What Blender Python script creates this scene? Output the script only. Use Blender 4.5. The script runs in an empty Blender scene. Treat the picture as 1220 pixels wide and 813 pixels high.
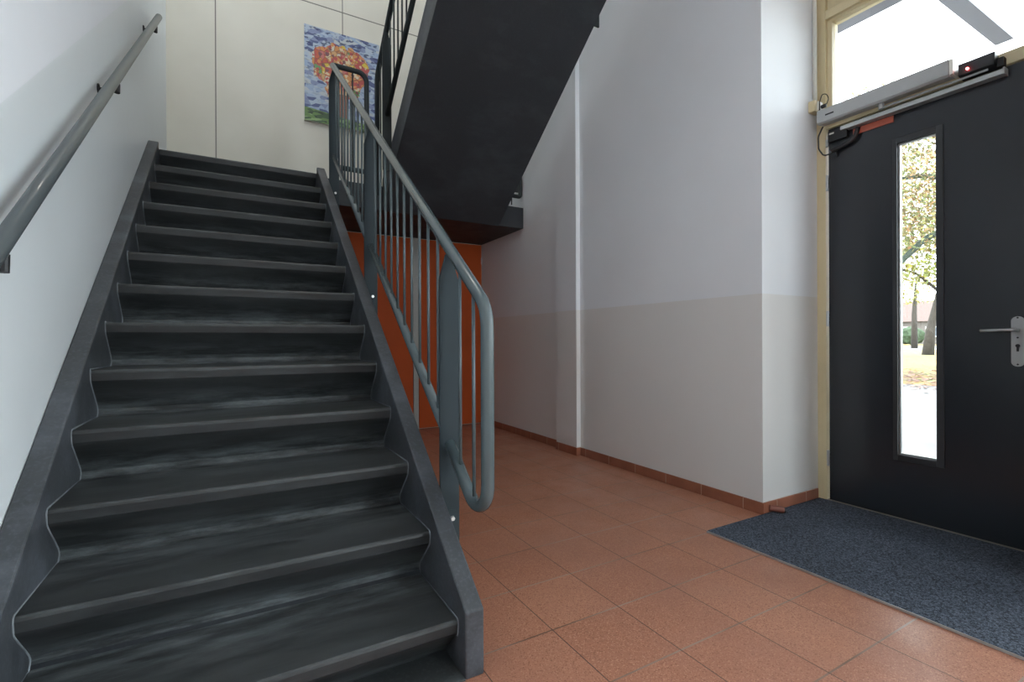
import bpy, bmesh, math, random
from mathutils import Vector, Matrix
R = random.Random(7)
C = bpy.context.scene.collection
sc = bpy.context.scene
H = 1.05                      # eye height; measured heights below are relative to the eye: Z(v) = v + H

# ------------------------------------------------------------------ mesh helpers
def obj(name, bm, mat, parent=None, smooth=False, label=None, bevel=0.0, seg=2):
    """link a bmesh (world coordinates) as one mesh object, kept in its parent's frame"""
    if parent is not None:
        o_ = Vector((0, 0, 0)); q = parent
        while q is not None:
            o_ += q.location; q = q.parent
        bmesh.ops.translate(bm, verts=bm.verts, vec=-o_)
    bmesh.ops.recalc_face_normals(bm, faces=bm.faces)
    me = bpy.data.meshes.new(name)
    bm.to_mesh(me); bm.free()
    if smooth:
        for p in me.polygons: p.use_smooth = True
    o = bpy.data.objects.new(name, me)
    for m in (mat if isinstance(mat, (list, tuple)) else [mat]): me.materials.append(m)
    C.objects.link(o)
    if parent is not None: o.parent = parent
    if label: o['label'] = label
    if bevel > 0:
        b = o.modifiers.new('bevel', 'BEVEL'); b.width = bevel; b.segments = seg; b.limit_method = 'ANGLE'; b.angle_limit = math.radians(40)
    return o

def tag(o, label, cat, group=None):
    o['label'] = label; o['category'] = cat
    if group: o['group'] = group
    return o

def thing(name, loc, label=None, cat=None, group=None):
    o = bpy.data.objects.new(name, None); o.location = loc; o.empty_display_size = .1
    C.objects.link(o)
    if label: tag(o, label, cat, group)
    return o

def struct(name, bm, mat, parent=None, **k):
    o = obj(name, bm, mat, parent, **k)
    if parent is None: o['kind'] = 'structure'
    return o

def copy_thing(src, loc):
    r = src.copy(); r.location = loc; C.objects.link(r)
    for ch in list(src.children):
        c = ch.copy(); C.objects.link(c); c.parent = r
        for g in list(ch.children):
            d = g.copy(); C.objects.link(d); d.parent = c
    return r

def bx(bm, a, b):
    x0, x1 = sorted((a[0], b[0])); y0, y1 = sorted((a[1], b[1])); z0, z1 = sorted((a[2], b[2]))
    v = [bm.verts.new(p) for p in ((x0,y0,z0),(x1,y0,z0),(x1,y1,z0),(x0,y1,z0),(x0,y0,z1),(x1,y0,z1),(x1,y1,z1),(x0,y1,z1))]
    for f in ((0,3,2,1),(4,5,6,7),(0,1,5,4),(1,2,6,5),(2,3,7,6),(3,0,4,7)): bm.faces.new([v[i] for i in f])
    return v
def box(a, b):
    bm = bmesh.new(); bx(bm, a, b); return bm

def prism(bm, pts, axis, a, b):
    """polygon pts (2D) extruded between a and b along axis: 'x' pts=(y,z), 'y' pts=(x,z), 'z' pts=(x,y)"""
    def P(p, t): return (t, p[0], p[1]) if axis == 'x' else (p[0], t, p[1]) if axis == 'y' else (p[0], p[1], t)
    A = [bm.verts.new(P(p, a)) for p in pts]; B = [bm.verts.new(P(p, b)) for p in pts]
    bm.faces.new(A); bm.faces.new(B[::-1])
    n = len(pts)
    for i in range(n): bm.faces.new((A[i], B[i], B[(i+1) % n], A[(i+1) % n]))
    return bm
def prism_bm(pts, axis, a, b): return prism(bmesh.new(), pts, axis, a, b)

def fillet(pts, r, n=8):
    """round the inner corners of a polyline"""
    pts = [Vector(p) for p in pts]; out = [pts[0]]
    rs = r if isinstance(r, (list, tuple)) else [r]*(len(pts)-2)
    for i in range(1, len(pts)-1):
        a = (pts[i-1]-pts[i]).normalized(); b = (pts[i+1]-pts[i]).normalized()
        ang = a.angle(b); rr = rs[i-1]
        if rr <= 0 or ang > math.pi-1e-3: out.append(pts[i]); continue
        t = rr/math.tan(ang/2); t = min(t, (pts[i-1]-pts[i]).length*.49 if i > 1 else (pts[i-1]-pts[i]).length*.98, (pts[i+1]-pts[i]).length*(.49 if i < len(pts)-2 else .98))
        rr = t*math.tan(ang/2)
        c = pts[i] + (a+b).normalized()*(rr/math.sin(ang/2))
        s = pts[i]+a*t-c; e = pts[i]+b*t-c
        for k in range(n+1):
            th = s.angle(e); w_ = k/n
            out.append(c + (s*math.sin((1-w_)*th)+e*math.sin(w_*th))/math.sin(th) if th > 1e-4 else c+s)
    out.append(pts[-1]); return out

def tube(bm, pts, r, n=14, cap=True):
    pts = [Vector(p) for p in pts]; rings = []; prev = None
    rr = r if isinstance(r, (list, tuple)) else [r]*len(pts)
    for i, p in enumerate(pts):
        d = ((pts[i+1]-p) if i < len(pts)-1 else Vector((0,0,0)))
        e = ((p-pts[i-1]) if i > 0 else Vector((0,0,0)))
        t = (d.normalized()+e.normalized()).normalized()
        if prev is None:
            up = Vector((0,0,1)) if abs(t.z) < .9 else Vector((1,0,0)); u = t.cross(up).normalized()
        else:
            u = (prev - t*prev.dot(t)).normalized()
        prev = u; w = t.cross(u)
        rings.append([bm.verts.new(p + (u*math.cos(2*math.pi*k/n)+w*math.sin(2*math.pi*k/n))*rr[i]) for k in range(n)])
    for a, b in zip(rings, rings[1:]):
        for k in range(n): bm.faces.new((a[k], a[(k+1) % n], b[(k+1) % n], b[k]))
    if cap: bm.faces.new(rings[0][::-1]); bm.faces.new(rings[-1])
    return bm
def tube_bm(pts, r, n=14): return tube(bmesh.new(), pts, r, n)

# ------------------------------------------------------------------ materials
class NT:
    def __init__(s, name):
        s.m = bpy.data.materials.new(name); s.m.use_nodes = True; s.t = s.m.node_tree; s.t.nodes.clear()
        s.out = s.n('ShaderNodeOutputMaterial'); s.b = s.n('ShaderNodeBsdfPrincipled'); s.l(s.b.outputs[0], s.out.inputs[0])
        s.tc = None
    def n(s, k, **a):
        q = s.t.nodes.new(k)
        for x, v in a.items(): setattr(q, x, v)
        return q
    def l(s, a, b): s.t.links.new(a, b)
    def obj(s):
        if s.tc is None: s.tc = s.n('ShaderNodeTexCoord')
        return s.tc.outputs['Object']
    def v(s, x): return x
    def math(s, op, a, b=None, c=None, clamp=False):
        q = s.n('ShaderNodeMath', operation=op, use_clamp=clamp)
        for i, x in enumerate((a, b, c)):
            if x is None: continue
            if isinstance(x, (int, float)): q.inputs[i].default_value = x
            else: s.l(x, q.inputs[i])
        return q.outputs[0]
    def mapping(s, scale=(1,1,1), vec=None, loc=(0,0,0), rot=(0,0,0)):
        q = s.n('ShaderNodeMapping'); q.inputs['Scale'].default_value = scale; q.inputs['Location'].default_value = loc; q.inputs['Rotation'].default_value = rot
        s.l(vec or s.obj(), q.inputs[0]); return q.outputs[0]
    def noise(s, scale, vec=None, detail=3, rough=.5):
        q = s.n('ShaderNodeTexNoise'); q.inputs['Scale'].default_value = scale; q.inputs['Detail'].default_value = detail; q.inputs['Roughness'].default_value = rough
        s.l(vec or s.obj(), q.inputs['Vector']); return q.outputs[0]
    def vor(s, scale, vec=None, feature='F1', out='Color'):
        q = s.n('ShaderNodeTexVoronoi', feature=feature); q.inputs['Scale'].default_value = scale
        s.l(vec or s.obj(), q.inputs['Vector']); return q.outputs[out]
    def ramp(s, fac, stops, interp='LINEAR'):
        q = s.n('ShaderNodeValToRGB'); cr = q.color_ramp; cr.interpolation = interp
        while len(cr.elements) < len(stops): cr.elements.new(.5)
        for e, (p, c) in zip(cr.elements, stops):
            e.position = p; e.color = (*c, 1) if isinstance(c, (tuple, list)) else (c, c, c, 1)
        s.l(fac, q.inputs[0]); return q.outputs[0]
    def mix(s, fac, a, b, mode='MIX'):
        q = s.n('ShaderNodeMix', data_type='RGBA', blend_type=mode)
        for sock, x in ((q.inputs[0], fac), (q.inputs[6], a), (q.inputs[7], b)):
            if isinstance(x, (int, float)): sock.default_value = x
            elif isinstance(x, (tuple, list)): sock.default_value = (*x, 1)
            else: s.l(x, sock)
        return q.outputs[2]
    def xyz(s, vec=None):
        q = s.n('ShaderNodeSeparateXYZ'); s.l(vec or s.obj(), q.inputs[0]); return q.outputs
    def set(s, **k):
        for a, x in k.items():
            i = s.b.inputs[{'col':'Base Color','rough':'Roughness','metal':'Metallic','spec':'Specular IOR Level','coat':'Coat Weight','emit':'Emission Color','es':'Emission Strength'}[a]]
            if isinstance(x, (int, float)): i.default_value = x
            elif isinstance(x, (tuple, list)): i.default_value = (*x, 1)
            else: s.l(x, i)
        return s
    def bump(s, h, strength=.3, dist=.01):
        q = s.n('ShaderNodeBump'); q.inputs['Strength'].default_value = strength; q.inputs['Distance'].default_value = dist
        s.l(h, q.inputs['Height']); s.l(q.outputs[0], s.b.inputs['Normal']); return s

def lin(r, g, b):
    f = lambda c: c/12.92 if c <= .04045 else ((c+.055)/1.055)**2.4
    return tuple(f(x/255) for x in (r, g, b))

def plain(name, col, rough=.5, metal=0, var=.06, scale=6, bump=0, spec=None):
    m = NT(name); n = m.noise(scale, detail=4)
    dk = tuple(c*(1-var) for c in col); lt = tuple(min(1, c*(1+var)) for c in col)
    m.set(col=m.ramp(n, [(.3, dk), (.7, lt)]), rough=rough, metal=metal)
    if spec is not None: m.set(spec=spec)
    if bump: m.bump(m.noise(scale*40, detail=2), bump, .002)
    return m.m

def wall_mat(name, upper, lower, line=None):
    m = NT(name); x, y, z = m.xyz()
    if line == 'stairs':
        zl = m.math('MAXIMUM', m.math('ADD', m.math('MULTIPLY', y, .765), .652+H-.765*1.843), 1.33)
    else: zl = 1.327
    f = m.math('GREATER_THAN', z, zl)
    n = m.noise(1.3, detail=3)
    col = m.mix(f, lower, upper)
    col = m.mix(1.0, col, m.ramp(n, [(.3, .95), (.7, 1.0)]), 'MULTIPLY')
    m.set(col=col, rough=m.ramp(f, [(0, .38), (1, .75)]), spec=.35)
    m.bump(m.noise(260, detail=2), .12, .002)
    return m.m

M = {}
G_, RS_, Z1_ = .2539, .1951, -.8889+1.05
M['wall'] = wall_mat('painted wall', lin(226, 228, 232), lin(219, 217, 215))
M['wall_stairs'] = wall_mat('painted wall beside stairs', lin(230, 232, 238), lin(220, 225, 229), 'stairs')
M['ceiling'] = plain('ceiling paint', lin(232, 232, 230), .8)
# beige wall panels with thin joints
m = NT('beige panels'); x, y, z = m.xyz()
jx = m.math('LESS_THAN', m.math('ABSOLUTE', m.math('SUBTRACT', m.math('FRACT', m.math('DIVIDE', m.math('ADD', x, .156+1.203*4-.6015), 1.203)), .5)), .0042)
jz = m.math('LESS_THAN', m.math('ABSOLUTE', m.math('SUBTRACT', z, 3.64+H)), .006)
j = m.math('MAXIMUM', jx, jz)
m.set(col=m.mix(j, m.ramp(m.noise(2.0), [(.3, lin(212, 207, 194)), (.7, lin(220, 215, 203))]), lin(120, 116, 108)), rough=.55)
M['panel'] = m.m
# terracotta tiles
def tiles(name, dark=1.0):
    m = NT(name); x, y, z = m.xyz(); p = .312
    u = m.math('DIVIDE', m.math('SUBTRACT', x, .683-p*20), p); v = m.math('DIVIDE', m.math('SUBTRACT', y, 1.148-p*30), p)
    ex = m.math('ABSOLUTE', m.math('SUBTRACT', m.math('FRACT', u), .5)); ey = m.math('ABSOLUTE', m.math('SUBTRACT', m.math('FRACT', v), .5))
    jx = m.math('GREATER_THAN', ex, .5-.0062); jy = m.math('GREATER_THAN', ey, .5-.0105)
    jt = m.math('MAXIMUM', jx, jy)
    cb = m.n('ShaderNodeCombineXYZ'); m.l(m.math('FLOOR', u), cb.inputs[0]); m.l(m.math('FLOOR', v), cb.inputs[1])
    wn = m.n('ShaderNodeTexWhiteNoise'); m.l(cb.outputs[0], wn.inputs[0])
    base = m.ramp(wn.outputs[0], [(0, lin(164, 111, 88)), (.5, lin(168, 115, 92)), (1, lin(173, 120, 96))])
    sp = m.vor(300, out='Color'); sx = m.n('ShaderNodeSeparateColor'); m.l(sp, sx.inputs[0])
    base = m.mix(m.math('GREATER_THAN', sx.outputs[0], .88), base, lin(188, 138, 112))
    base = m.mix(m.math('LESS_THAN', sx.outputs[0], .12), base, lin(138, 88, 68))
    base = m.mix(m.ramp(m.noise(2.2, detail=5), [(.4, 0.0), (.75, .5)]), base, lin(150, 104, 88))
    jc = m.ramp(m.noise(2.6, detail=4), [(.36, lin(112, 84, 70)), (.6, lin(158, 138, 126))])
    col = m.mix(jy, base, jc); col = m.mix(jx, col, lin(84, 62, 52))
    m.set(col=col, rough=m.ramp(m.noise(5, detail=4), [(.3, .30), (.7, .45)]), spec=.45)
    m.bump(m.math('ADD', m.math('MULTIPLY', jt, -1.0), m.math('MULTIPLY', m.noise(300), .15)), .35, .002)
    return m.m
M['floor'] = tiles('terracotta floor tiles')
m = NT('terracotta skirting'); x, y, z = m.xyz(); p = .312
ax = m.math('ABSOLUTE', m.math('SUBTRACT', m.math('FRACT', m.math('DIVIDE', m.math('ADD', m.math('ADD', x, y), 20), p)), .5))
jt = m.math('GREATER_THAN', ax, .5-.009)
m.set(col=m.mix(jt, m.ramp(m.noise(7, detail=4), [(.3, lin(134, 84, 64)), (.7, lin(156, 101, 80))]), lin(176, 150, 138)), rough=.35)
M['skirting'] = m.m
# dark cast stone of the stairs
def stone(name, lo, hi, streak, rough=.42, st=(.6, 1.6, 1.6)):
    m = NT(name)
    a = m.noise(4, m.mapping((st[0], st[1], st[2])), detail=6, rough=.62)
    b = m.noise(2.4, m.mapping((st[0]*.8, st[1]*1.4, st[2]*1.4)), detail=7, rough=.66)
    c = m.noise(90, detail=2)
    col = m.ramp(a, [(.3, lo), (.7, hi)])
    col = m.mix(m.ramp(b, [(.5, 0.0), (.78, .55)]), col, streak)
    col = m.mix(m.ramp(c, [(.5, 0.0), (.8, .18)]), col, streak)
    m.set(col=col, rough=m.ramp(a, [(.3, rough-.08), (.7, rough+.12)]), spec=.4)
    m.bump(m.noise(180), .15, .001)
    return m.m
M['stone'] = stone('dark stair stone', lin(44, 47, 49), lin(64, 68, 70), lin(122, 128, 130))
M['stringer'] = stone('dark stringer stone', lin(50, 53, 57), lin(68, 72, 77), lin(122, 128, 140), .42, (1, .9, .9))
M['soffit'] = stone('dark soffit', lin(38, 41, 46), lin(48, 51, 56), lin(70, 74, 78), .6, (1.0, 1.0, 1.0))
M['worn'] = plain('pale stone edge', lin(118, 124, 130), .6, var=.35, scale=18)  # paler grey of the thin bead along the step profile
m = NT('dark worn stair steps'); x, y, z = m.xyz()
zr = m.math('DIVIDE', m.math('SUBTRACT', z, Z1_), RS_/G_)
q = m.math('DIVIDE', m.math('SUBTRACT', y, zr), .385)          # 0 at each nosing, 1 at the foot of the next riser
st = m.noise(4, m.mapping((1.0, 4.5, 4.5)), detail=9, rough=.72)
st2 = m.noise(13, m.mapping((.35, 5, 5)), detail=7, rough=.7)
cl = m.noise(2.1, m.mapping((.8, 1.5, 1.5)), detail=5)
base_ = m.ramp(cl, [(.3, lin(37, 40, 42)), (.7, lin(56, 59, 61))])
dust_nosing = m.math('MULTIPLY', m.ramp(q, [(.0, .55), (.04, .16), (.3, .16), (.5, .4), (.72, .9), (.92, 1.0)]), m.math('MAXIMUM', m.ramp(st, [(.42, 0.0), (.72, 1.0)]), m.ramp(st2, [(.52, 0.0), (.75, .8)])))  # streaky dust towards the riser foot, plus a paler line at the nosing
col = m.mix(m.math('MULTIPLY', dust_nosing, .8, clamp=True), base_, lin(126, 133, 136))
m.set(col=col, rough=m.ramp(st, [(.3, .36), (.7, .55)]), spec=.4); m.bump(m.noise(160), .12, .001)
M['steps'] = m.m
def paint(name, col, rough=.32):
    m = NT(name); m.set(col=m.ramp(m.noise(9), [(.3, tuple(c*.92 for c in col)), (.7, col)]), rough=rough, coat=.15 if rough < .5 else 0.0, spec=.5 if rough < .5 else .25)
    return m.m
M['rail'] = paint('grey green rail paint', lin(80, 92, 96), .26)
M['rail_dark'] = paint('grey rail paint', lin(50, 60, 65), .65)
M['rail_black'] = paint('dark slate rail paint', lin(48, 54, 56), .6)
M['rail_wall'] = paint('dark grey handrail paint', lin(72, 79, 82), .4)
M['steel'] = plain('brushed steel', (.55, .56, .57), .3, 1.0, .05, 30)
M['bolt'] = plain('zinc bolt', (.75, .75, .74), .35, .6)
M['black_plastic'] = plain('black plastic', lin(34, 34, 37), .4)
M['iron'] = plain('dark iron', lin(40, 40, 42), .5, .4)
M['grey_plastic'] = plain('grey aluminium', lin(168, 170, 170), .45, .1, .03)
M['alu'] = plain('aluminium track', lin(176, 178, 178), .35, .5, .03)
M['white_plastic'] = plain('white plastic', lin(226, 226, 218), .4, var=.02)
M['cream'] = plain('cream frame paint', lin(208, 193, 156), .4, var=.03)
M['door'] = plain('anthracite door laminate', lin(38, 41, 46), .22, var=.05, scale=2, spec=.45)
M['door_bead'] = plain('black glazing bead', lin(40, 42, 45), .4)
M['orange'] = plain('orange brown door laminate', lin(164, 70, 24), .62, var=.07, scale=3, spec=.2)
M['orange_strip'] = plain('red brown strip', lin(176, 88, 66), .45)
M['jamb_grey'] = plain('grey door post', lin(150, 150, 146), .5)
M['stop'] = plain('brown rubber', lin(112, 62, 50), .45)
# mat
m = NT('blue grey entrance carpet')
s1 = m.noise(120, detail=4, rough=.9); s2 = m.noise(2.3, detail=4)
col = m.mix(m.ramp(s1, [(.44, 0.0), (.60, 1.0)]), lin(32, 37, 46), lin(100, 109, 124))
col = m.mix(1.0, col, m.ramp(s2, [(.3, .78), (.7, 1.1)]), 'MULTIPLY')
m.set(col=col, rough=.9, spec=.2); m.bump(s1, .5, .004)
M['mat'] = m.m
# glass
def glass(name, tint=(1,1,1)):
    m = NT(name); m.t.nodes.remove(m.b)
    tr = m.n('ShaderNodeBsdfTransparent'); tr.inputs[0].default_value = (*tint, 1)
    gl = m.n('ShaderNodeBsdfGlossy'); gl.inputs['Roughness'].default_value = .02
    fr = m.n('ShaderNodeFresnel'); fr.inputs[0].default_value = 1.45
    mx = m.n('ShaderNodeMixShader'); m.l(fr.outputs[0], mx.inputs[0]); m.l(tr.outputs[0], mx.inputs[1]); m.l(gl.outputs[0], mx.inputs[2])
    m.l(mx.outputs[0], m.out.inputs[0]); return m.m
M['glass'] = glass('window glass', (.96, .98, .97))
M['frosted'] = plain('canopy edge plate', lin(118, 120, 128), .6, var=.05, scale=60)
M['paving'] = plain('light concrete paving', lin(82, 77, 75), .85, var=.16, scale=3)
M['road'] = plain('pale asphalt road', lin(92, 90, 88), .85)
m = NT('autumn lawn'); m.set(col=m.mix(m.ramp(m.noise(.8, detail=6), [(.4, 0.0), (.6, 1.0)]), lin(78, 78, 28), lin(118, 88, 30)), rough=.9); M['lawn'] = m.m
def leafmat(name, cols):
    m = NT(name); oi = m.n('ShaderNodeNewGeometry')
    m.set(col=m.ramp(oi.outputs['Random Per Island'], [(i/(len(cols)-1), c) for i, c in enumerate(cols)]), rough=.7)
    m.b.inputs['Transmission Weight'].default_value = 0
    return m.m
M['leaf_yellow'] = leafmat('yellow green leaves', [lin(116, 114, 40), lin(94, 104, 36), lin(130, 112, 44), lin(74, 86, 36)])
M['leaf_orange'] = leafmat('orange and green leaves', [lin(96, 102, 54), lin(132, 112, 62), lin(140, 98, 62), lin(84, 96, 52), lin(116, 120, 74)])
M['leaf_fallen'] = leafmat('fallen leaves', [lin(104, 56, 40), lin(88, 44, 30), lin(112, 74, 44)])
M['bark'] = plain('bark', lin(58, 52, 46), .9, var=.25, scale=8)
M['bark_green'] = plain('mossy bark', lin(66, 76, 66), .9, var=.2, scale=8)
M['house_wall'] = plain('pale house wall', lin(92, 86, 82), .8)
M['house_roof'] = plain('pinkish roof tiles', lin(84, 66, 60), .8)
M['hedge'] = plain('hedge green', lin(46, 60, 38), .9, var=.3, scale=5)
M['dark_glass'] = plain('dark window pane', lin(70, 80, 90), .2)
m = NT('red indicator'); m.set(col=(.8, .02, .02), emit=(1, .08, .08), es=6); M['led'] = m.m

# ------------------------------------------------------------------ room shell
XL, XR, XD, YB, YR, YF = -.555, 2.747, 3.35, 5.60, 1.79, -3.2
CEIL1, CEIL2 = 4.80, 8.2
T = .2
struct('floor', box((XL-T, YF-T, -.12), (XD+.12, YB+T, 0)), M['floor'])
struct('wall_left', box((XL-T, YF-T, 0), (XL, YB, CEIL2)), M['wall_stairs'])
# back wall: beige panels above the landing; orange doors below it
struct('wall_back', box((XL-T, YB, 0), (XR+.001, YB+T, CEIL2)), M['panel'])
# right wall with a high window over the stairs
bm = bmesh.new()
bx(bm, (XR, YR, 0), (XD+.2, YB+T, 5.9)); bx(bm, (XR, YR, 5.9), (XR+T, 2.1, CEIL2)); bx(bm, (XR, 5.1, 5.9), (XR+T, YB+T, CEIL2)); bx(bm, (XR, 2.1, 7.6), (XR+T, 5.1, CEIL2))
struct('wall_right', bm, M['wall'])
# pilaster on the right wall
struct('trim_1', box((XR-.045, 3.56, 0), (XR-.0005, 3.88, 5.0)), M['wall'])
# front wall behind the camera
bm = bmesh.new()
bx(bm, (XL-T, YF-T, 0), (.2, YF, CEIL2)); bx(bm, (1.6, YF-T, 0), (1.85, YF, CEIL2)); bx(bm, (2.85, YF-T, 0), (XD+T, YF, CEIL2)); bx(bm, (1.85, YF-T, 4.1), (2.85, YF, CEIL2)); bx(bm, (.2, YF-T, 0), (1.6, YF, 5.9)); bx(bm, (.2, YF-T, 7.7), (1.6, YF, CEIL2))
struct('wall_front', bm, M['wall'])
# door wall: above and around door / glazed screen
WY0, WY1 = -2.9, .66
XW = 2.96
bm = bmesh.new()
bx(bm, (XW, YF, 0), (XD+T, WY0, CEIL1)); bx(bm, (XW, WY0, 4.2), (XD+T, WY1, CEIL1+.3)); bx(bm, (XD+.02, WY1, 3.95), (XD+T, YR, CEIL1+.3)); bx(bm, (XW, WY0, 0), (XW+.12, WY1-.05, .12)); bx(bm, (XW, WY1-.05, 0), (XD+.02, WY1, 4.2))
struct('wall_door_side', bm, M['wall'])
# ceilings: lobby slab (upper floor) and stairwell ceiling
struct('ceiling', box((XL, YF, CEIL1), (XD+T, 1.24, 5.04)), M['ceiling'])
struct('ceiling_recess', box((XR, 1.24, CEIL1), (XD+T, YR, 5.04)), M['ceiling'])
struct('ceiling_stairwell', box((XL-T, YF-T, CEIL2), (XR+T, YB+T, CEIL2+.2)), M['ceiling'])
bm = bmesh.new(); bx(bm, (XR, YF, 5.04), (XR+T, -2.6, CEIL2)); bx(bm, (XR, -2.6, 5.04), (XR+T, YR, 5.9)); bx(bm, (XR, -2.6, 7.6), (XR+T, YR, CEIL2)); bx(bm, (XR, 1.2, 5.9), (XR+T, YR, 7.6))
struct('wall_upper_right', bm, M['wall'])

# baseboards of terracotta tile
BB, BT = .0715, .012
def base(name, a, b): struct(name, box(a, b), M['skirting'], bevel=.003)
base('baseboard_right', (XR-BT, YR-BT, 0), (XR, 3.56, BB))
base('baseboard_right_pilaster', (XR-.045-BT, 3.56-BT, 0), (XR, 3.88, BB))
base('baseboard_right_rear', (XR-BT, 3.88, 0), (XR, YB, BB))
base('baseboard_return', (XR, YR-BT, 0), (XD-.024, YR, BB))

# ------------------------------------------------------------------ stairs
G, RS = .2539, .1951
Y1, Z1 = 1.4312, -.8889+H
XI, XO = -.489, .613
SW = .065
def step_poly(y, z, front_foot=True):
    lip = [(y+.006, z), (y+.001, z-.004), (y-.001, z-.012), (y+.004, z-.042), (y+.012, z-.052)]
    rise = [(y+.030, z-.071), (y+.073, z-.113), (y+.107, z-.149), (y+.117, z-.166), (y+.1165, z-.180), (y+.107, z-.1915), (y+.092, z-RS), (y+.137, z-RS)]
    return lip + rise + [(y+.137+G, z)]
def stair(name, y1, z1, xi, xo, d, n, label, soffit_z, first_end, top_end, stops_h, stringer_off, worn):
    """d=+1 climbs towards +y, -1 towards -y"""
    root = thing(name, ((xi+xo)/2, y1, max(0, z1-RS)), label, 'staircase')
    def f(pts): return [(y1+(p[0]-y1)*d, p[1]) for p in pts]
    ft = .137 if worn else .03
    for k in range(n):
        y, z = y1+G*k, z1+RS*k
        pts = step_poly(y, z) if worn else [(y+.006, z), (y, z-.006), (y, z-.04), (y+.02, z-.06), (y+.03, z-RS)]
        if k == 0 and worn:   # bottom step goes down to the floor it stands on
            zb = z1-RS if z1-RS > 0.1 else 0.0
            pts = pts[:-2] + [(y+.092, zb), (y+.137, zb), (y+.137+G*.9, zb), (y+.137+G, z)]
        if k == n-1: pts = pts[:-1] + ([(y+.137, z-RS)] if worn else [(y+ft, z-RS)]) + [(y+ft+G*.5, z-RS*.5), (y+ft+G*.5, z)]
        elif not (k == 0 and worn): pts = pts + [(y+ft+G, z)]
        b = prism_bm(f(pts), 'x', xi, xo)
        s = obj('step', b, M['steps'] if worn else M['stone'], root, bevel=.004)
    def nl(y): return z1 + RS/G*(y-y1)
    # flight slab under the steps
    ya, yb_ = first_end
    soff = lambda y: soffit_z(y)
    feet = lambda y: nl(y-ft)-RS
    ye = y1+G*n-.12
    lo = ya
    sl = RS/G
    if worn:
        pts = [(y1+.14, 0.0), (y1+.55, 0.0), (ye, soff(ye)), (ye, feet(ye)), (y1+.14, max(0.0, feet(y1+.14)))]
    else:
        pts = [(lo, soff(lo)), (ye, soff(ye)), (ye, feet(ye)), (lo, feet(lo))]
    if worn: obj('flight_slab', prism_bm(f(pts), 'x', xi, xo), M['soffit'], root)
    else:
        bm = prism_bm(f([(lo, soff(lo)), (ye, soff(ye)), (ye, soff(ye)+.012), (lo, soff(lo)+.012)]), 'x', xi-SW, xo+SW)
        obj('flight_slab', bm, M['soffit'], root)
    if not worn:
        obj('step', prism_bm(f([(lo, z1-RS), (y1+ft, z1-RS), (lo, feet(lo))]), 'x', xi, xo), M['stone'], root)
    if worn: obj('base_slab', box((xi, 1.375, .0005), (xo, y1+.135, .006)), M['stone'], root)
    # stringers
    for side, (a, b) in enumerate(((xi-SW, xi), (xo, xo+SW))):
        a2, b2 = (a, b) if side == 0 else (a, b)
        ys, yt = first_end[0], top_end
        top = lambda y: stringer_off(y)
        if worn:
            pts = [(ys, 0.0), (ys+.45, 0.0), (yt+.29, soff(yt+.29)), (yt+.29, LZ_-.001), (yt+.001, LZ_-.001), (yt, top(yt)), (ys, top(ys))]
        else:
            pts = [(ys, soff(ys)+.0125), (yt, soff(yt)+.0125), (yt, top(yt)), (ys, top(ys))]
        st = obj('stringer', prism_bm(f(pts), 'x', a2, b2), M['stringer'], root, bevel=.006 if worn else 0)
        if worn:
            xx = xi+.0005 if side == 0 else xo-.0005
            path = []
            for k in range(n-1):
                y, z = y1+G*k, z1+RS*k
                q = step_poly(y, z)
                if k > 0: path += [(p_[0], p_[1]) for p_ in q[:-1][::-1]]
                else: path += [(p_[0], p_[1]) for p_ in q[:5][::-1]]
            bm = bmesh.new()
            # thin pale bead following the step profile along the stringer
            vs = []
            for (py, pz) in path:
                vs.append((py, pz))
            n_ = len(vs)
            off = []
            for i in range(n_):
                a_ = Vector(vs[max(0, i-1)]); b_ = Vector(vs[min(n_-1, i+1)]); t = (b_-a_).normalized()
                off.append((vs[i][0]-t.y*.004, vs[i][1]+t.x*.004) if True else vs[i])
            tube(bm, [(xx, y_, z_) for y_, z_ in off], .0026, 6)
            obj('edge_bead', bm, M['worn'], st, smooth=True)
    return root

LZ_ = Z1+RS*12
top1 = lambda y: -.845+H+.7600*(y-1.37)
stair('staircase', Y1, Z1, XI, XO, 1, 13, 'dark grey stone lower staircase rising beside the left wall', lambda y: Z1+RS/G*(y-Y1)-.42, (1.375, 0), 4.45, None, top1, True)
# landing
LZ = Z1+RS*12           # 2.50 m
bm = bmesh.new()
prism(bm, [(4.478+.137+G*.5, 2.27), (YB, 2.27), (YB, LZ), (4.478+.137+G*.5, LZ)], 'x', XI-SW, .678+.001)
bx(bm, (.679, 4.56, 2.275), (XR, YB, LZ))
lb = bpy.data.objects
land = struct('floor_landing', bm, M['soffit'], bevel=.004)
# upper flight, climbs back towards the viewer
Y2 = 4.306; Z2 = LZ+RS
XI2, XO2 = 1.272, 2.375
sof2 = lambda y: 1.22+H+.773*(y-(2*Y2-4.56))
top2 = lambda y: sof2(y)+.295
# mirrored coordinate: y' = Y2+(Y2-y)
m_lo = 2*Y2-4.559
stair('staircase', Y2, Z2, XI2, XO2, -1, 12, 'dark stone upper staircase seen from below, rising over the hallway from the landing', sof2, (m_lo, 0), Y2+G*12, None, top2, False)
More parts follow.
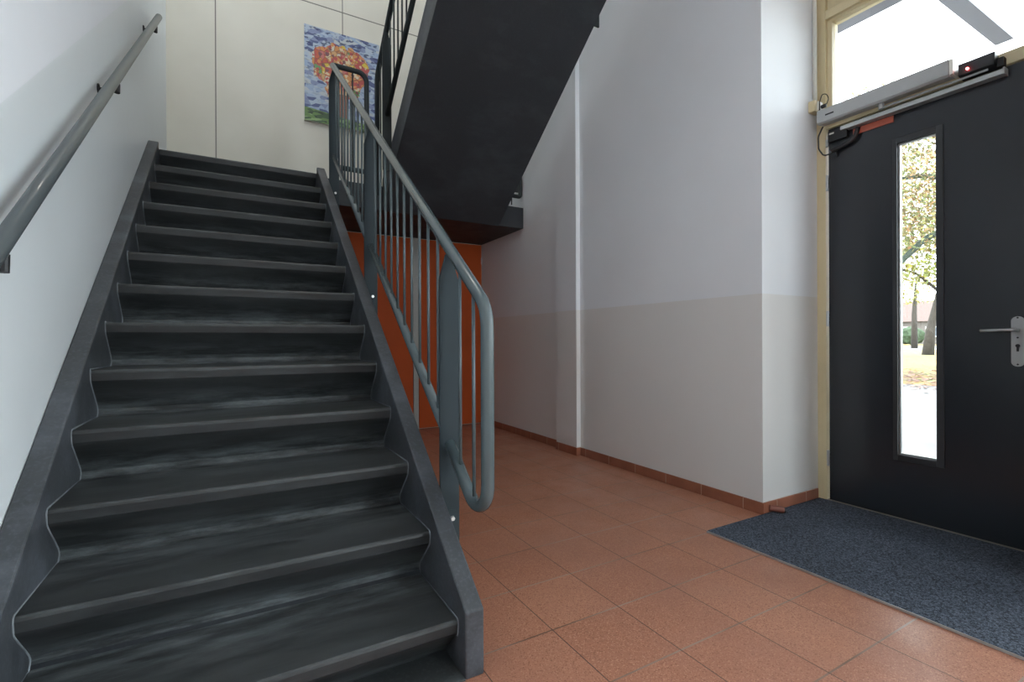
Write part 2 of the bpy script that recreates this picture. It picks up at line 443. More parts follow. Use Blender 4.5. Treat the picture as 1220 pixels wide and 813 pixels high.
# upper floor edge that carries the top of the upper flight
# ------------------------------------------------------------------ railings
RT = .0225
def railing(x, y1, z1, d, label, loop=True, npost=3, w=.0395, rail=None, postm=None):
    """railing beside a flight; y1,z1 nosing of the first step, d direction of climb"""
    root = thing('stair_railing', (x, y1, z1), label, 'railing')
    Y = lambda t: y1+d*t
    s = .7744
    top = lambda t: z1+.992+s*t          # handrail centre at distance t along the run
    low = lambda t: top(t)-.752
    L = 2.87
    P = lambda t, z: (x, Y(t), z)
    t0 = .008
    rail = M[rail or 'rail']; postm = M[postm or 'rail_dark']
    posts = [.342 + 1.2475*k for k in range(npost)]
    if loop:
        pts = fillet([P(L, top(L)), P(t0, top(t0)), P(t0, low(t0)-.015), P(posts[0]-.005, low(posts[0]-.005)-.012)], [.13, .085], 12)
    else:
        pts = fillet([P(L+.1, top(L+.1)), P(t0, top(t0)), P(t0, z1-RS+.09)], [.13], 12)
    obj('handrail', tube_bm(pts, RT, 18), rail, root, smooth=True)
    # lower rail between the posts
    for a, b in zip(posts, posts[1:]):
        obj('lower_rail', tube_bm([P(a+.006, low(a)+.004), P(b-.006, low(b))], .0205, 14), rail, root, smooth=True)
    # flat posts, cut to a point under the handrail
    for t in posts:
        zt, zb = top(t)-.03, z1+s*t-(.30 if loop else .24)
        ptsx = [(x-w, zb), (x+w, zb), (x+w, zt-.10), (x+.012, zt), (x-.012, zt), (x-w, zt-.10)]
        po = obj('post', prism_bm(ptsx, 'y', Y(t)-.006, Y(t)+.006), postm, root, bevel=.0015)
        # small rounded plate and bolt on the face of the post
        zc = z1+s*t-.068; yf = Y(t)-.006 if d > 0 else Y(t)-.006
        pl = [(x-w+.004, zc-.035), (x+w-.004, zc-.035), (x+w-.004, zc+.012)] + [(x+(w-.004)*math.cos(math.pi*k/8), zc+.012+.022*math.sin(math.pi*k/8)) for k in range(1, 8)] + [(x-w+.004, zc+.012)]
        obj('bolt_plate', prism_bm(pl, 'y', yf-.004, yf-.0002), postm, po)
        bm = tube_bm([(x+.008, yf-.013, zc), (x+.008, yf-.0042, zc)], [.0085, .0105], 6)
        obj('bolt', bm, M['bolt'], po)
    # balusters
    ts = []
    first = (.115, .232) if loop else (.13, .237)
    ts += list(first)
    for a, b in zip(posts, posts[1:]):
        n = 11
        ts += [a + (b-a)*(i)/11.0 for i in range(1, 11)]
    for t in ts:
        lo_ = low(t)+ (0 if t > posts[0] else -.012)
        if not loop and t < posts[0]: lo_ = z1-RS+.11
        obj('baluster', tube_bm([P(t, lo_+.012), P(t, top(t)-.015)], .0068, 8), rail, root, smooth=True)
    return root, top, low, Y, posts

r1, top_, low_, Yf, po1 = railing(.725, Y1, Z1, 1, 'grey tubular railing of the lower staircase with a looped lower end')
def guard(root, y, xa, xb, zt, zb, name='guard_rail'):
    s = 1 if xb > xa else -1
    pts = fillet([(xa, y, zt), (xb, y, zt), (xb, y, zb), (xa+s*.02, y, zb)], [.075, .02], 8)
    g = obj(name, tube_bm(pts, .0215, 16), M['rail_black'], root, smooth=True)
    return g
guard(r1, 4.315, .725, 1.006, 2.335+H, 1.478+H)
for xx in (.772, .888):
    obj('baluster', tube_bm([(xx, 4.315, 1.49+H), (xx, 4.315, 2.325+H)], .0068, 8), M['rail_black'], r1, smooth=True)
r2, *_ = railing(1.160, Y2+.264, Z2-.005-RS+.02, -1, 'dark tubular railing on the left side of the upper staircase', loop=False, rail='rail_black', postm='rail_black')
r3, *_ = railing(2.470, Y2+.264, Z2-.005-RS+.02, -1, 'tubular railing on the wall side of the upper staircase, mostly hidden behind it', loop=False, w=.026, rail='rail_black', postm='rail_black')
guard(r3, 4.585, 2.470, 2.722, 2.47+H, 1.575+H)
obj('baluster', tube_bm([(2.600, 4.585, 1.60+H), (2.600, 4.585, 2.45+H)], .0068, 8), M['rail_black'], r3, smooth=True)

# wall handrail on the left
hz = lambda y: .231+H+.772*(y-1.62)
hr = thing('wall_handrail', (XL, 1.5, hz(1.5)), 'thick grey round handrail fixed to the left wall along the stairs', 'handrail')
obj('rail', tube_bm([(-.49, -.1, hz(-.1)), (-.49, 4.50, hz(4.50))], .0212, 24), M['rail_wall'], hr, smooth=True)
for y in (.30, 1.62, 2.94, 4.262):
    z = hz(y)
    bm = bmesh.new()
    tube(bm, [(XL+.0005, y, z-.060), (XL+.006, y, z-.060)], .024, 14)
    tube(bm, [(XL+.004, y, z-.060), (-.484, y, z-.052)], .0085, 10)
    tube(bm, [(-.484, y-.002, z-.062), (-.484, y+.002, z-.018)], .0125, 12)
    br = obj('bracket', bm, M['iron'], hr, smooth=False)
    for a_ in (0, 2.1, 4.2):
        dy, dz = .017*math.cos(a_+.5), .017*math.sin(a_+.5)
        obj('screw', tube_bm([(XL+.0055, y+dy, z-.060+dz), (XL+.010, y+dy, z-.060+dz)], .0045, 8), M['iron'], br)

# ------------------------------------------------------------------ orange doors below the landing
def orange_door(name, x0, x1, hinge_x):
    r = thing(name, (x0, YB-.04, 0)); r['kind'] = 'structure'
    obj('door_leaf', box((x0, YB-.042, .012), (x1, YB-.004, 2.262)), M['orange'], r, bevel=.002)
    for z in (2.06, 1.10, .22):
        obj('hinge', tube_bm([(hinge_x, YB-.048, z-.04), (hinge_x, YB-.048, z+.04)], .007, 8), M['steel'], r)
    return r
orange_door('door_2', 1.895, 2.725, 2.722)
orange_door('door_3', .99, 1.822, .995)
orange_door('door_4', .09, .925, .10)
struct('trim_2', box((1.826, YB-.05, 0), (1.888, YB-.001, 2.268)), M['jamb_grey'], bevel=.002)
struct('trim_3', box((.928, YB-.05, 0), (.986, YB-.001, 2.268)), M['orange'], bevel=.002)
struct('trim_4', box((XL, YB-.03, 0), (.086, YB-.001, 2.268)), M['orange'])

# ------------------------------------------------------------------ picture
m = NT('mosaic autumn tree painting'); x, y, z = m.xyz()   # object coords: x 0..w, z 0..h
PW, PH = .79, 1.02
u = m.math('DIVIDE', x, PW); v = m.math('DIVIDE', z, PH)
bg = m.vor(15, m.mapping((1, 1, 1.9), rot=(0, .5, 0)), out='Color'); bs = m.n('ShaderNodeSeparateColor'); m.l(bg, bs.inputs[0])
bgc = m.ramp(bs.outputs[0], [(0, lin(84, 94, 136)), (.16, lin(132, 142, 176)), (.34, lin(156, 172, 198)), (.6, lin(174, 186, 202)), (.85, lin(186, 190, 194))], 'CONSTANT')
dk = m.ramp(m.noise(14, m.mapping((1, 1, 2.2), rot=(0, -.6, 0)), detail=3), [(.54, 0.0), (.6, .85)])
dk = m.math('MULTIPLY', dk, m.ramp(v, [(.35, .25), (.75, 1.0)]))
bgc = m.mix(dk, bgc, lin(50, 58, 96))
tr = m.vor(13, m.mapping((1.3, 1, 1), rot=(0, .7, 0)), out='Color'); ts = m.n('ShaderNodeSeparateColor'); m.l(tr, ts.inputs[0])
tc = m.ramp(ts.outputs[0], [(0, lin(178, 78, 72)), (.16, lin(206, 140, 84)), (.34, lin(212, 184, 70)), (.46, lin(196, 112, 108)), (.58, lin(206, 160, 112)), (.74, lin(196, 96, 66)), (.84, lin(104, 150, 100)), (.91, lin(208, 200, 180))], 'CONSTANT')
tr2 = m.vor(34, out='Color'); ts2 = m.n('ShaderNodeSeparateColor'); m.l(tr2, ts2.inputs[0])
tc = m.mix(m.math('GREATER_THAN', ts2.outputs[0], .5), tc, m.ramp(ts2.outputs[1], [(0, lin(188, 84, 80)), (.35, lin(214, 192, 156)), (.6, lin(208, 140, 84)), (.85, lin(128, 84, 88))], 'CONSTANT'))
ed = m.math('LESS_THAN', m.vor(13, m.mapping((1.3, 1, 1), rot=(0, .7, 0)), 'DISTANCE_TO_EDGE', 'Distance'), .045)
tc = m.mix(m.math('MULTIPLY', ed, .6), tc, lin(120, 70, 60))
du = m.math('DIVIDE', m.math('SUBTRACT', u, .48), .37); dv = m.math('DIVIDE', m.math('SUBTRACT', v, .60), .30)
rr = m.math('ADD', m.math('ADD', m.math('MULTIPLY', du, du), m.math('MULTIPLY', dv, dv)), m.math('MULTIPLY', m.math('SUBTRACT', m.noise(6), .5), 2.2))
col = m.mix(m.math('LESS_THAN', rr, 1.0), bgc, tc)
gn = m.vor(16, m.mapping((1, 1, 2.6), rot=(0, -.35, 0)), out='Color'); gs = m.n('ShaderNodeSeparateColor'); m.l(gn, gs.inputs[0])
gc = m.ramp(gs.outputs[0], [(0, lin(70, 92, 64)), (.3, lin(104, 134, 78)), (.6, lin(140, 166, 112)), (.85, lin(58, 72, 56))], 'CONSTANT')
gl = m.math('ADD', .07, m.math('MULTIPLY', m.math('SUBTRACT', .9, u), .08))
trunk = m.math('MULTIPLY', m.math('LESS_THAN', m.math('ABSOLUTE', m.math('SUBTRACT', u, .5)), .05), m.math('LESS_THAN', v, .35))
col = m.mix(trunk, col, lin(140, 84, 60))
col = m.mix(m.math('LESS_THAN', v, gl), col, gc)
m.set(col=col, rough=.5); M['art'] = m.m
art = thing('painting', (.650, YB-.035, 2.356+H), 'colourful mosaic painting of an autumn tree on a blue background', 'painting')
c0 = obj('canvas', box((.650, YB-.036, 2.356+H), (.650+PW, YB-.034, 2.356+H+PH)), M['art'], art)
obj('stretcher_frame', box((.651, YB-.034, 2.357+H), (.649+PW, YB-.001, 2.355+H+PH)), M['white_plastic'], art)

# ------------------------------------------------------------------ entrance door
d1 = thing('door_1', (XD, 1.72, .01)); d1['kind'] = 'structure'
DY0, DY1, DT = .775, 1.722, 1.357+H
gy0, gy1, gz0, gz1 = 1.166, 1.346, -.672+H, 1.135+H
bm = bmesh.new()
for a, b in (((XD, gy1, .012), (XD+.05, DY1, DT)), ((XD, DY0, .012), (XD+.05, gy0, DT)), ((XD, gy0, .012), (XD+.05, gy1, gz0)), ((XD, gy0, gz1), (XD+.05, gy1, DT))): bx(bm, a, b)
bmesh.ops.remove_doubles(bm, verts=bm.verts, dist=1e-5)
obj('door_leaf', bm, M['door'], d1)
# raised glazing frame
bm = bmesh.new(); w = .033
for xx0, xx1 in ((XD-.008, XD+.004), (XD+.046, XD+.058)):
    bx(bm, (xx0, gy0-w, gz0-w), (xx1, gy0, gz1+w)); bx(bm, (xx0, gy1, gz0-w), (xx1, gy1+w*.7, gz1+w))
    bx(bm, (xx0, gy0, gz0-w), (xx1, gy1, gz0)); bx(bm, (xx0, gy0, gz1), (xx1, gy1, gz1+w))
obj('glazing_frame', bm, M['door_bead'], d1, bevel=.0015)
bm = bmesh.new()   # metal spacer of the double glazing
for a, b in (((gy0, gz0), (gy0+.006, gz1)), ((gy1-.008, gz0), (gy1, gz1)), ((gy0+.006, gz0), (gy1-.008, gz0+.008)), ((gy0+.006, gz1-.006), (gy1-.008, gz1))):
    bx(bm, (XD+.014, a[0], a[1]), (XD+.036, b[0], b[1]))
obj('glazing_spacer', bm, M['alu'], d1)
obj('glass_pane', box((XD+.022, gy0, gz0), (XD+.028, gy1, gz1)), M['glass'], d1)
# handle
hy, hzz = .846, .014+H
bm = bmesh.new()
n = 12; pl = []
for k in range(n+1): a = math.pi*k/n; pl.append((hy+.024*math.cos(a), hzz+.072+.023*math.sin(a)))
for k in range(n+1): a = math.pi+math.pi*k/n; pl.append((hy+.024*math.cos(a), hzz-.130+.023*math.sin(a)))
hp = obj('handle_plate', prism_bm(pl, 'x', XD-.007, XD-.0002), M['grey_plastic'], d1, bevel=.001)
for zz in (.088, -.010, -.142):
    obj('screw', tube_bm([(XD-.0085, hy, hzz+zz), (XD-.0068, hy, hzz+zz)], .0042, 10), M['iron'], hp)
bm = tube_bm([(XD-.0095, hy, hzz-.050), (XD-.0068, hy, hzz-.050)], .0085, 14); bx(bm, (XD-.0095, hy-.004, hzz-.078), (XD-.0068, hy+.004, hzz-.050))
obj('keyhole', bm, M['iron'], hp)
obj('lever', tube_bm(fillet([(XD-.006, hy, hzz+.028), (XD-.055, hy, hzz+.028), (XD-.055, hy+.125, hzz+.026)], .012, 6), .0085, 14), M['steel'], hp, smooth=True)
for zz in (1.013, .134, -.771, 1.27):
    L_ = .05 if zz < 1.2 else .02
    hg = tube_bm([(XD-.006, DY1+.006, H+zz-L_), (XD-.006, DY1+.006, H+zz+L_)], .0085, 10)
    for k in range(4): tube(hg, [(XD-.006, DY1+.006, H+zz-L_+L_*.5*(k+.0)-.001+.01), (XD-.006, DY1+.006, H+zz-L_+L_*.5*k+.003+.01)], .0095, 10)
    obj('hinge', hg, M['steel'], d1)
# frame of the entrance: posts, transom bar, upper panel
FX0, FX1 = XD-.012, XD+.09
bm = bmesh.new()
bx(bm, (FX0, DY1+.012, 0), (FX1, YR, 3.95))                       # hinge-side post
bx(bm, (FX0, WY1+.001, 0), (FX1, DY0-.004, 3.95))                  # lock-side post
bx(bm, (FX0, DY0-.004, DT+.006), (FX1, DY1+.012, DT+.066))       # transom bar
bx(bm, (FX0, DY0-.004, 2.075+H), (FX1, DY1+.012, 2.135+H))         # head of the transom light
struct('trim_5', bm, M['cream'], bevel=.003)
bm = bmesh.new()                                                    # boarded panel above the transom light
for k in range(7): bx(bm, (XD+.012, DY0-.004, 2.135+H+.109*k+.001), (XD+.05, DY1+.012, 2.135+H+.109*(k+1)-.004))
struct('trim_6', bm, M['cream'], bevel=.004)
M['sill'] = plain('worn threshold', lin(120, 112, 100), .5)
struct('trim_7', box((XD-.022, DY0-.02, 0), (XD+.12, DY1+.012, .011)), M['sill'])     # threshold
w1 = thing('window_1', (XD+.04, 1.25, DT+.066)); w1['kind'] = 'structure'
TB, TT = DT+.066, 2.075+H
bm = bmesh.new()
for a, b in (((DY0-.004, TB), (DY0+.02, TT)), ((DY1-.018, TB), (DY1+.012, TT)), ((DY0+.02, TB), (DY1-.018, TB+.014)), ((DY0+.02, TT-.022), (DY1-.018, TT))):
    bx(bm, (XD+.01, a[0], a[1]), (XD+.08, b[0], b[1]))
obj('window_frame', bm, M['cream'], w1, bevel=.002)
obj('pane', box((XD+.042, DY0+.02, TB+.014), (XD+.048, DY1-.018, TT-.022)), M['glass'], w1)
# glazed screen next to the door, behind the viewer's right shoulder
def glazed(name, y0, y1, z0, z1, x=XD, t=.05):
    w = thing(name, (x+.04, (y0+y1)/2, z0)); w['kind'] = 'structure'
    bm = bmesh.new()
    for a, b in (((y0, z0), (y0+t, z1)), ((y1-t, z0), (y1, z1)), ((y0+t, z0), (y1-t, z0+t)), ((y0+t, z1-t), (y1-t, z1))):
        bx(bm, (x, a[0], a[1]), (x+.09, b[0], b[1]))
    obj('window_frame', bm, M['cream'], w)
    obj('pane', box((x+.042, y0+t, z0+t), (x+.048, y1-t, z1-t)), M['glass'], w)
ys = [WY0, -1.72, -.53, WY1-.051]
k = 2
for a, b in zip(ys, ys[1:]):
    glazed(f'window_{k}', a, b, .12, 2.45, XW+.01); glazed(f'window_{k+1}', a, b, 2.45, 4.2, XW+.01); k += 2
glazed('window_8', 2.1, 3.6, 5.9, 7.6, XR+.05); glazed('window_9', 3.6, 5.1, 5.9, 7.6, XR+.05)
glazed('window_10', -2.6, -.7, 5.9, 7.6, XR+.05); glazed('window_11', -.7, 1.2, 5.9, 7.6, XR+.05)  # upper-storey windows added out of view to let in more daylight

def glazed_front(name, x0, x1, z0, z1, t=.05):
    w = thing(name, ((x0+x1)/2, YF-.1, z0)); w['kind'] = 'structure'
    bm = bmesh.new()
    for a, b in (((x0, z0), (x0+t, z1)), ((x1-t, z0), (x1, z1)), ((x0+t, z0), (x1-t, z0+t)), ((x0+t, z1-t), (x1-t, z1))):
        bx(bm, (a[0], YF-.14, a[1]), (b[0], YF-.05, b[1]))
    obj('window_frame', bm, M['cream'], w)
    obj('pane', box((x0+t, YF-.098, z0+t), (x1-t, YF-.092, z1-t)), M['glass'], w)
k = 12
for x0, x1 in ((.2, 1.6),):
    glazed_front(f'window_{k}', x0, x1, 5.9, 7.7)  # unseen upper window, added to brighten the interior

glazed_front('window_13', 1.85, 2.85, 0, 2.45); glazed_front('window_14', 1.85, 2.85, 2.45, 4.1)

# ------------------------------------------------------------------ door operator, sensor, track, cable
op = thing('door_opener', (3.25, 1.42, 1.385+H), 'long grey automatic door opener box above the dark entrance door', 'door opener')
obj('cover', prism_bm([(FX0-.0005, 1.385+H), (3.262, 1.375+H), (3.25, 1.385+H), (3.25, 1.462+H), (3.262, 1.468+H), (FX0-.0005, 1.468+H)], 'y', 1.078, 1.742), M['grey_plastic'], op, bevel=.002)
obj('end_cap', box((3.255, 1.062, 1.383+H), (FX0-.0005, 1.077, 1.462+H)), M['white_plastic'], op)
obj('badge', box((3.2485, 1.640, 1.415+H), (3.2498, 1.690, 1.424+H)), M['iron'], op)
arm = obj('arm', tube_bm([(3.29, 1.40, 1.352+H), (3.29, .935, 1.352+H)], .0065, 8), M['alu'], op)
obj('pivot', tube_bm([(3.29, 1.40, 1.345+H), (3.29, 1.40, 1.380+H)], .014, 12), M['alu'], arm)
tr = thing('slide_track', (3.33, 1.25, 1.31+H), 'light metal slide rail screwed across the top of the entrance door', 'slide rail')
obj('profile', prism_bm([(3.300, 1.310+H), (3.3495, 1.310+H), (3.3495, 1.340+H), (3.312, 1.340+H), (3.300, 1.334+H)], 'y', .885, 1.628), M['alu'], tr, bevel=.001)
obj('end_cap', box((3.298, .878, 1.308+H), (3.3495, .8845, 1.342+H)), M['grey_plastic'], tr)
tag(obj('warning_strip', box((3.343, 1.362, 1.268+H), (3.3496, 1.575, 1.306+H)), M['orange_strip']), 'short red-brown strip on the door under the slide rail', 'strip')
se = thing('motion_sensor', (3.28, .975, 1.37+H), 'black motion sensor with a red light beside the opener box', 'sensor')
obj('housing', prism_bm([(3.268, 1.362+H), (FX0-.0005, 1.352+H), (FX0-.0005, 1.405+H), (3.285, 1.428+H), (3.272, 1.424+H)], 'y', .906, 1.046), M['black_plastic'], se, bevel=.003)
obj('end_cap', box((3.30, .882, 1.352+H), (FX0-.0005, .9055, 1.395+H)), M['iron'], se)
obj('indicator_light', tube_bm([(3.262, 1.008, 1.385+H), (3.271, 1.008, 1.385+H)], .005, 10), M['led'], se)
# cable bridge between frame and door
cb = thing('door_cable', (3.33, 1.72, 1.2+H), 'black flexible cable looping from the frame to the entrance door top corner', 'cable')
obj('cable', tube_bm(fillet([(3.30, 1.730, 1.372+H), (3.295, 1.757, 1.315+H), (3.295, 1.755, 1.235+H), (3.30, 1.725, 1.180+H), (3.318, 1.695, 1.190+H), (3.325, 1.672, 1.213+H)], [.05, .05, .04, .03], 6), .0045, 10), M['black_plastic'], cb, smooth=True)
obj('conduit_sleeve', tube_bm(fillet([(3.325, 1.690, 1.205+H), (3.325, 1.630, 1.218+H), (3.325, 1.560, 1.235+H), (3.33, 1.540, 1.300+H)], [.05, .05], 8), .0125, 12), M['black_plastic'], cb, smooth=True)
obj('sleeve_clip', tube_bm([(3.335, 1.660, 1.165+H), (3.335, 1.675, 1.215+H)], .006, 8), M['iron'], cb)
sw = thing('door_contact', (3.34, 1.66, 1.28+H), 'small dark door contact block in the hinge corner of the door', 'contact')
obj('body', box((3.322, 1.60, 1.268+H), (3.3495, 1.712, 1.335+H)), M['iron'], sw, bevel=.002)
obj('sticker', box((3.3205, 1.675, 1.312+H), (3.3218, 1.703, 1.322+H)), M['white_plastic'], sw)
# socket box and conduit on the return wall
jb = thing('socket_box', (3.28, YR-.02, 1.47+H), 'cream surface socket box on the white return wall beside the door frame', 'socket')
obj('housing', box((3.238, YR-.042, 1.468+H), (3.322, YR-.0005, 1.540+H)), M['cream'], jb, bevel=.005)
obj('face_plate', box((3.262, YR-.052, 1.476+H), (3.318, YR-.042, 1.534+H)), M['white_plastic'], jb, bevel=.003)
tag(obj('conduit_pipe', tube_bm([(3.296, YR-.013, 1.54+H), (3.296, YR-.013, CEIL1-.01)], .0125, 14), M['white_plastic'], smooth=True), 'white vertical conduit running up from the socket box', 'conduit')
pg = thing('plug_cable', (3.29, YR-.07, 1.5+H), 'black plug with a small looped cord in the socket box', 'plug')
obj('plug', tube_bm([(3.296, YR-.0525, 1.500+H), (3.300, YR-.080, 1.503+H)], .012, 12), M['black_plastic'], pg, smooth=True)
obj('cord', tube_bm(fillet([(3.300, YR-.082, 1.508+H), (3.315, YR-.088, 1.545+H), (3.300, YR-.082, 1.577+H), (3.270, YR-.070, 1.567+H), (3.262, YR-.060, 1.520+H), (3.27, YR-.056, 1.47+H)], [.02]*4, 5), .003, 8), M['black_plastic'], pg, smooth=True)

# door stop and mat
ds = thing('door_stop', (2.80, YR-.03, .04), 'short red-brown cylindrical door stop at the foot of the white wall corner', 'door stop')
obj('buffer', tube_bm([(2.790, YR-BT-.0005, .037), (2.845, YR-.068, .030)], .0185, 20), M['stop'], ds, smooth=False, bevel=.002)
obj('rubber_tip', tube_bm([(2.845, YR-.068, .030), (2.851, YR-.074, .0295)], .0165, 20), M['iron'], ds)
em = thing('entrance_mat', (2.8, .6, 0), 'large blue-grey carpet mat in front of the entrance door', 'mat')
obj('carpet', prism_bm([(2.228, -2.6), (XW-.01, -2.6), (XW-.01, WY1+.01), (XD-.023, WY1+.01), (XD-.023, YR-BT-.002), (2.228, YR-BT-.002)], 'z', .001, .012), M['mat'], em, bevel=.003)
obj('edge_strip', box((2.2250, -2.6, .001), (2.2275, YR-BT-.002, .011)), M['alu'], em)

# ------------------------------------------------------------------ outside
def quad_strip(pts, x0y, name, mat):
    bm = bmesh.new(); rows = []
    for (x, z) in pts: rows.append((bm.verts.new((x, x0y[0], z)), bm.verts.new((x, x0y[1], z))))
    for a, b in zip(rows, rows[1:]): bm.faces.new((a[0], b[0], b[1], a[1]))
    o = struct(name, bm, mat); return o
quad_strip([(XD+.12, -.06), (14.2, -.05)], (-20, 40), 'ground_paving', M['paving'])
quad_strip([(14.2, -.05), (16, .0), (20, .16), (26, .30), (44, .30)], (-30, 60), 'ground_lawn', M['lawn'])
quad_strip([(44, .31), (62, .31)], (-40, 90), 'ground_road', M['road'])
quad_strip([(62, .30), (160, .5)], (-60, 160), 'ground_far_lawn', M['lawn'])
def gz(x):
    P = [(3, -.05), (14.2, -.05), (16, 0), (20, .16), (26, .30), (400, .30)]
    for (a, za), (b, zb) in zip(P, P[1:]):
        if a <= x <= b: return za+(zb-za)*(x-a)/(b-a)
    return 0
bm = bmesh.new()
for i in range(5200):
    x = R.gauss(15.6, 1.7); y = R.uniform(1, 14)
    if x < 11.5: continue
    if (x-15.5)**2+(y-3.9)**2 < .3: continue
    z = gz(x)+.012; a = R.uniform(0, 6.28); s = R.uniform(.04, .09)
    v = [bm.verts.new((x+s*math.cos(a+q), y+s*math.sin(a+q)*.7, z+R.uniform(0, .02))) for q in (0, 1.2, 3.14, 4.6)]
    bm.faces.new(v)
fl = obj('fallen_leaves', bm, M['leaf_fallen']); tag(fl, 'scatter of brown fallen leaves along the edge of the lawn outside', 'leaves'); fl['kind'] = 'stuff'
def leaves(bm, c, rad, n, s):
    for i in range(n):
        while True:
            p = Vector((R.uniform(-1, 1), R.uniform(-1, 1), R.uniform(-1, 1)))
            if p.length < 1: break
        q = Vector((c[0]+p.x*rad[0], c[1]+p.y*rad[1], c[2]+p.z*rad[2]))
        a = Vector((R.uniform(-1, 1), R.uniform(-1, 1), R.uniform(-1, 1))).normalized(); b = a.orthogonal().normalized()
        k = s*R.uniform(.6, 1.3)
        vs = [bm.verts.new(q+a*k), bm.verts.new(q+b*k*.5), bm.verts.new(q-a*k), bm.verts.new(q-b*k*.5)]
        bm.faces.new(vs)
def tree(base_, trunk, rad, blobs, leafmat, label, bark='bark', branches=()):
    t = thing('tree', base_, label, 'tree')
    bm = bmesh.new(); tube(bm, trunk, rad, 12)
    obj('trunk', bm, M[bark], t, smooth=True)
    for br, rr in branches: obj('branch', tube_bm(fillet(br, 1.0, 5), rr, 8), M[bark], t, smooth=True)
    bm = bmesh.new()
    for c, r, n, s in blobs: leaves(bm, c, r, n, s)
    obj('foliage', bm, M[leafmat], t)
# tree standing on the lawn, seen through the door glass
tree((28.2, 10.15, .3), [(28.2, 10.15, .25), (28.25, 10.05, 1.6), (28.4, 9.75, 3.2), (28.5, 9.5, 5.5), (28.5, 9.4, 8)], [.24, .17, .15, .12, .05],
     [((28, 9.8, 5.2), (3.2, 3.2, 1.7), 3000, .13), ((28, 10.5, 7.5), (3.4, 3.6, 2.4), 3400, .13)], 'leaf_yellow', 'yellow-green autumn tree with a leaning trunk on the lawn outside the door',
     branches=[([(28.4, 9.75, 3.2), (28.2, 10.6, 4.2), (28.0, 11.6, 4.6)], .06)])
tree((46, 17.4, .3), [(46, 17.4, .3), (46, 17.4, 3), (46, 17.3, 5.4)], [.22, .17, .06],
     [((46, 17.6, 5.4), (2.6, 2.2, 1.8), 700, .16)], 'leaf_yellow', 'slender young tree further back by the road outside')
tree((15.5, 3.9, .0), [(15.5, 3.9, -.05), (15.5, 3.9, 2.5), (15.4, 4.2, 4.6), (15.3, 4.6, 7.5)], [.3, .24, .2, .08],
     [((14.6, 6.4, 5.2), (2.4, 2.6, 1.4), 10000, .056), ((14.8, 6.0, 4.0), (2.0, 2.2, .9), 3600, .056), ((14.6, 6.0, 6.4), (2.4, 2.4, .8), 5000, .056)], 'leaf_orange',
     'large tree with orange and green leaves and a mossy drooping branch outside the door', 'bark_green',
     branches=[([(15.5, 4.1, 3.3), (15.0, 5.1, 3.9), (14.7, 5.9, 2.95), (14.4, 6.5, 2.55)], .07), ([(15.4, 4.2, 4.6), (15.0, 5.6, 5.2), (14.6, 7.0, 5.0)], .06), ([(15.4, 4.4, 5.6), (14.9, 5.9, 6.4), (14.5, 7.2, 6.9)], .05)])
# pale house across the road
hs = thing('house', (84, 31, .4), 'pale house with a pinkish roof far across the road', 'house')
obj('walls', box((80, 22, .3), (88, 42, 3.4)), M['house_wall'], hs)
obj('roof', prism_bm([(79.5, 3.4), (88.5, 3.4), (84, 6.4)], 'y', 21.5, 42.5), M['house_roof'], hs)
for y in (24, 27.5, 31, 34.5, 38):
    wd = obj('window', box((79.94, y, 1.3), (80.0, y+1.5, 2.7)), M['white_plastic'], hs)
    obj('pane', box((79.90, y+.12, 1.42), (79.935, y+1.38, 2.58)), M['dark_glass'], wd)
def shrub(c, r):
    bm = bmesh.new(); bmesh.ops.create_icosphere(bm, subdivisions=3, radius=1)
    for v in bm.verts:
        k = 1+.18*math.sin(v.co.x*7+c[1])*math.sin(v.co.y*6+1)+R.uniform(-.05, .05)
        v.co = Vector((v.co.x*r[0]*k+c[0], v.co.y*r[1]*k+c[1], max(-.95, v.co.z)*r[2]*k+c[2]))
    lo = min(v.co.z for v in bm.verts)
    bmesh.ops.translate(bm, verts=bm.verts, vec=(0, 0, .31-lo))
    return bm
for i, (c, r, lb) in enumerate((((66, 25.2, 1.3), (1.4, 1.0, 1.0), 'round green shrub across the road, right one of two'), ((66, 27.6, 1.2), (1.3, 1.1, .9), 'round green shrub across the road, left one of two'))):
    tag(obj('shrub', shrub(c, r), M['hedge']), lb, 'shrub', 'shrubs across the road')
# canopy over the entrance outside
cn = thing('entrance_canopy', (XD+.2, 1.2, 2.4+H), 'flat canopy frame with grey edge plates above the entrance outside', 'canopy')
CZ = 2.42+H
obj('wall_plate', box((XD+.21, .2, CZ), (4.16, 3.0, CZ+.14)), M['frosted'], cn)
obj('cross_beam', box((4.161, 1.40, CZ+.0), (5.47, 1.51, CZ+.14)), M['frosted'], cn)
obj('cross_beam', box((4.161, .25, CZ+.0), (5.47, .36, CZ+.14)), M['frosted'], cn)

# ------------------------------------------------------------------ fill lamps added unseen above the frame to brighten the interior
m = NT('fill lamp diffuser'); m.set(col=(.9, .9, .88), emit=(1, .95, .88), es=1.0); M['diffuser'] = m.m
def lamp(x, y, z, w, label, grp=None):
    t = thing('fill_ceiling_light', (x, y, z), label, 'fill lamp', grp)
    obj('housing', box((x-.62, y-.16, z-.05), (x+.62, y+.16, z-.001)), M['white_plastic'], t, bevel=.004)
    obj('diffuser', box((x-.60, y-.14, z-.075), (x+.60, y+.14, z-.0505)), M['diffuser'], t, bevel=.006)
    l = bpy.data.lights.new('fill_light', 'AREA'); l.shape = 'RECTANGLE'; l.size = 1.2; l.size_y = .28; l.energy = w; l.color = (1, .94, .86)
    o = bpy.data.objects.new('fill_light', l); o.location = (0, 0, -.08); C.objects.link(o); o.parent = t
lamp(1.4, -1.2, CEIL1, 1.0, 'added long white fill lamp on the lobby ceiling, unseen behind the viewer')
lamp(.9, 3.2, CEIL2, 2.0, 'added long white fill lamp, unseen high above the stairwell')

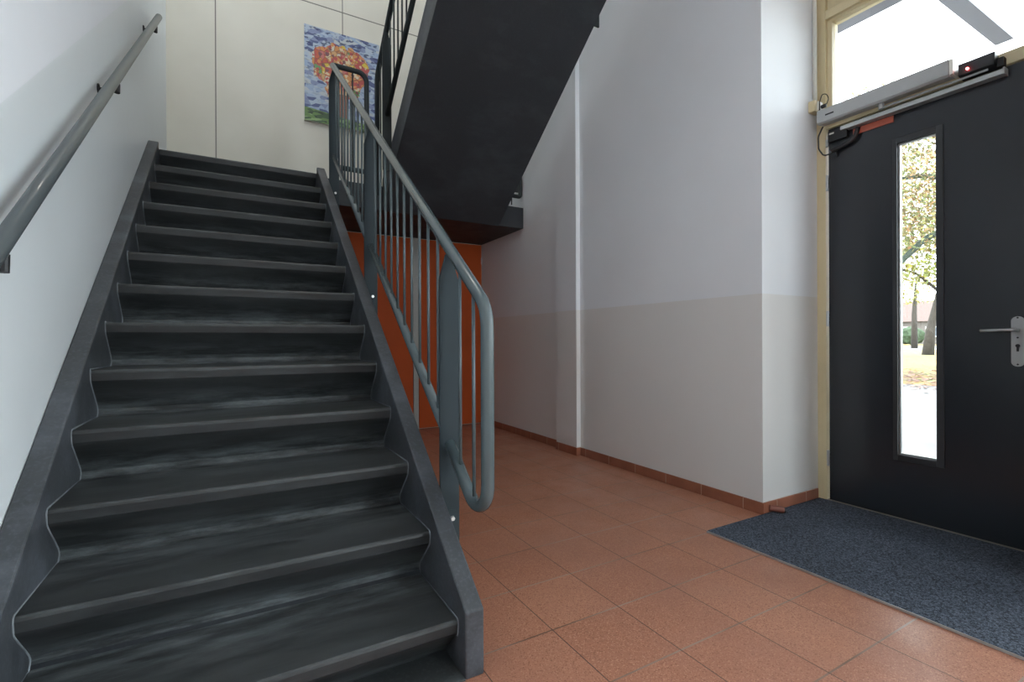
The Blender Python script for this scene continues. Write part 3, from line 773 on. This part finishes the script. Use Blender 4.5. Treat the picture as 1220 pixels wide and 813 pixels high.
# ------------------------------------------------------------------ light
W = bpy.data.worlds.new('World'); sc.world = W; W.use_nodes = True
nt = W.node_tree; nt.nodes.clear()
out = nt.nodes.new('ShaderNodeOutputWorld'); bgn = nt.nodes.new('ShaderNodeBackground')
nt.links.new(bgn.outputs[0], out.inputs[0])
bgn.inputs[0].default_value = (.86, .935, 1.0, 1); bgn.inputs[1].default_value = 1.0   # overcast sky
def portal(loc, rot, sx, sy):
    l = bpy.data.lights.new('daylight_portal', 'AREA'); l.shape = 'RECTANGLE'; l.size = sx; l.size_y = sy; l.cycles.is_portal = True
    o = bpy.data.objects.new('daylight_portal', l); o.location = loc; o.rotation_euler = rot; C.objects.link(o)
RY = (0, math.radians(90), 0)      # area light -Z -> -X
portal((XW+.16, (WY0+WY1)/2, 2.15), RY, 4.1, WY1-WY0)
RF = (math.radians(90), 0, 0)
portal((2.35, YF-.18, 2.05), RF, 1.0, 4.1)
portal((.9, YF-.18, 6.8), RF, 1.4, 1.8)
portal((XD+.13, 1.25, (TB+TT)/2), RY, TT-TB, .95)
portal((XD+.13, 1.25, (gz0+gz1)/2), RY, gz1-gz0, .18)
portal((XR+.25, 3.6, 6.75), RY, 1.7, 3.0)
portal((XR+.25, -.7, 6.75), RY, 1.7, 3.8)

# ------------------------------------------------------------------ camera
cam = bpy.data.cameras.new('camera'); co = bpy.data.objects.new('camera', cam); C.objects.link(co)
yaw, pitch, roll = .5177, -.0008, -.0043
F = Vector((math.sin(yaw)*math.cos(pitch), math.cos(yaw)*math.cos(pitch), math.sin(pitch)))
Rt = Vector((math.cos(yaw), -math.sin(yaw), 0)); U = Rt.cross(F)
c_, s_ = math.cos(roll), math.sin(roll)
R2 = Rt*c_+U*s_; U2 = U*c_-Rt*s_
mw = Matrix((( R2.x, U2.x, -F.x, 0), (R2.y, U2.y, -F.y, 0), (R2.z, U2.z, -F.z, H), (0, 0, 0, 1)))
co.matrix_world = mw
cam.sensor_width = 36; cam.sensor_fit = 'HORIZONTAL'; cam.lens = 579.126/1220*36; cam.clip_start = .05; cam.clip_end = 500
sc.camera = co
sc.view_settings.view_transform = 'Standard'; sc.view_settings.look = 'None'; sc.view_settings.gamma = 1
sc.view_settings.use_curve_mapping = False
sc.view_settings.exposure = 3.58
sc.cycles.use_denoising = True
sc.cycles.max_bounces = 10; sc.cycles.diffuse_bounces = 6; sc.cycles.transparent_max_bounces = 12
sc.cycles.sample_clamp_indirect = 8
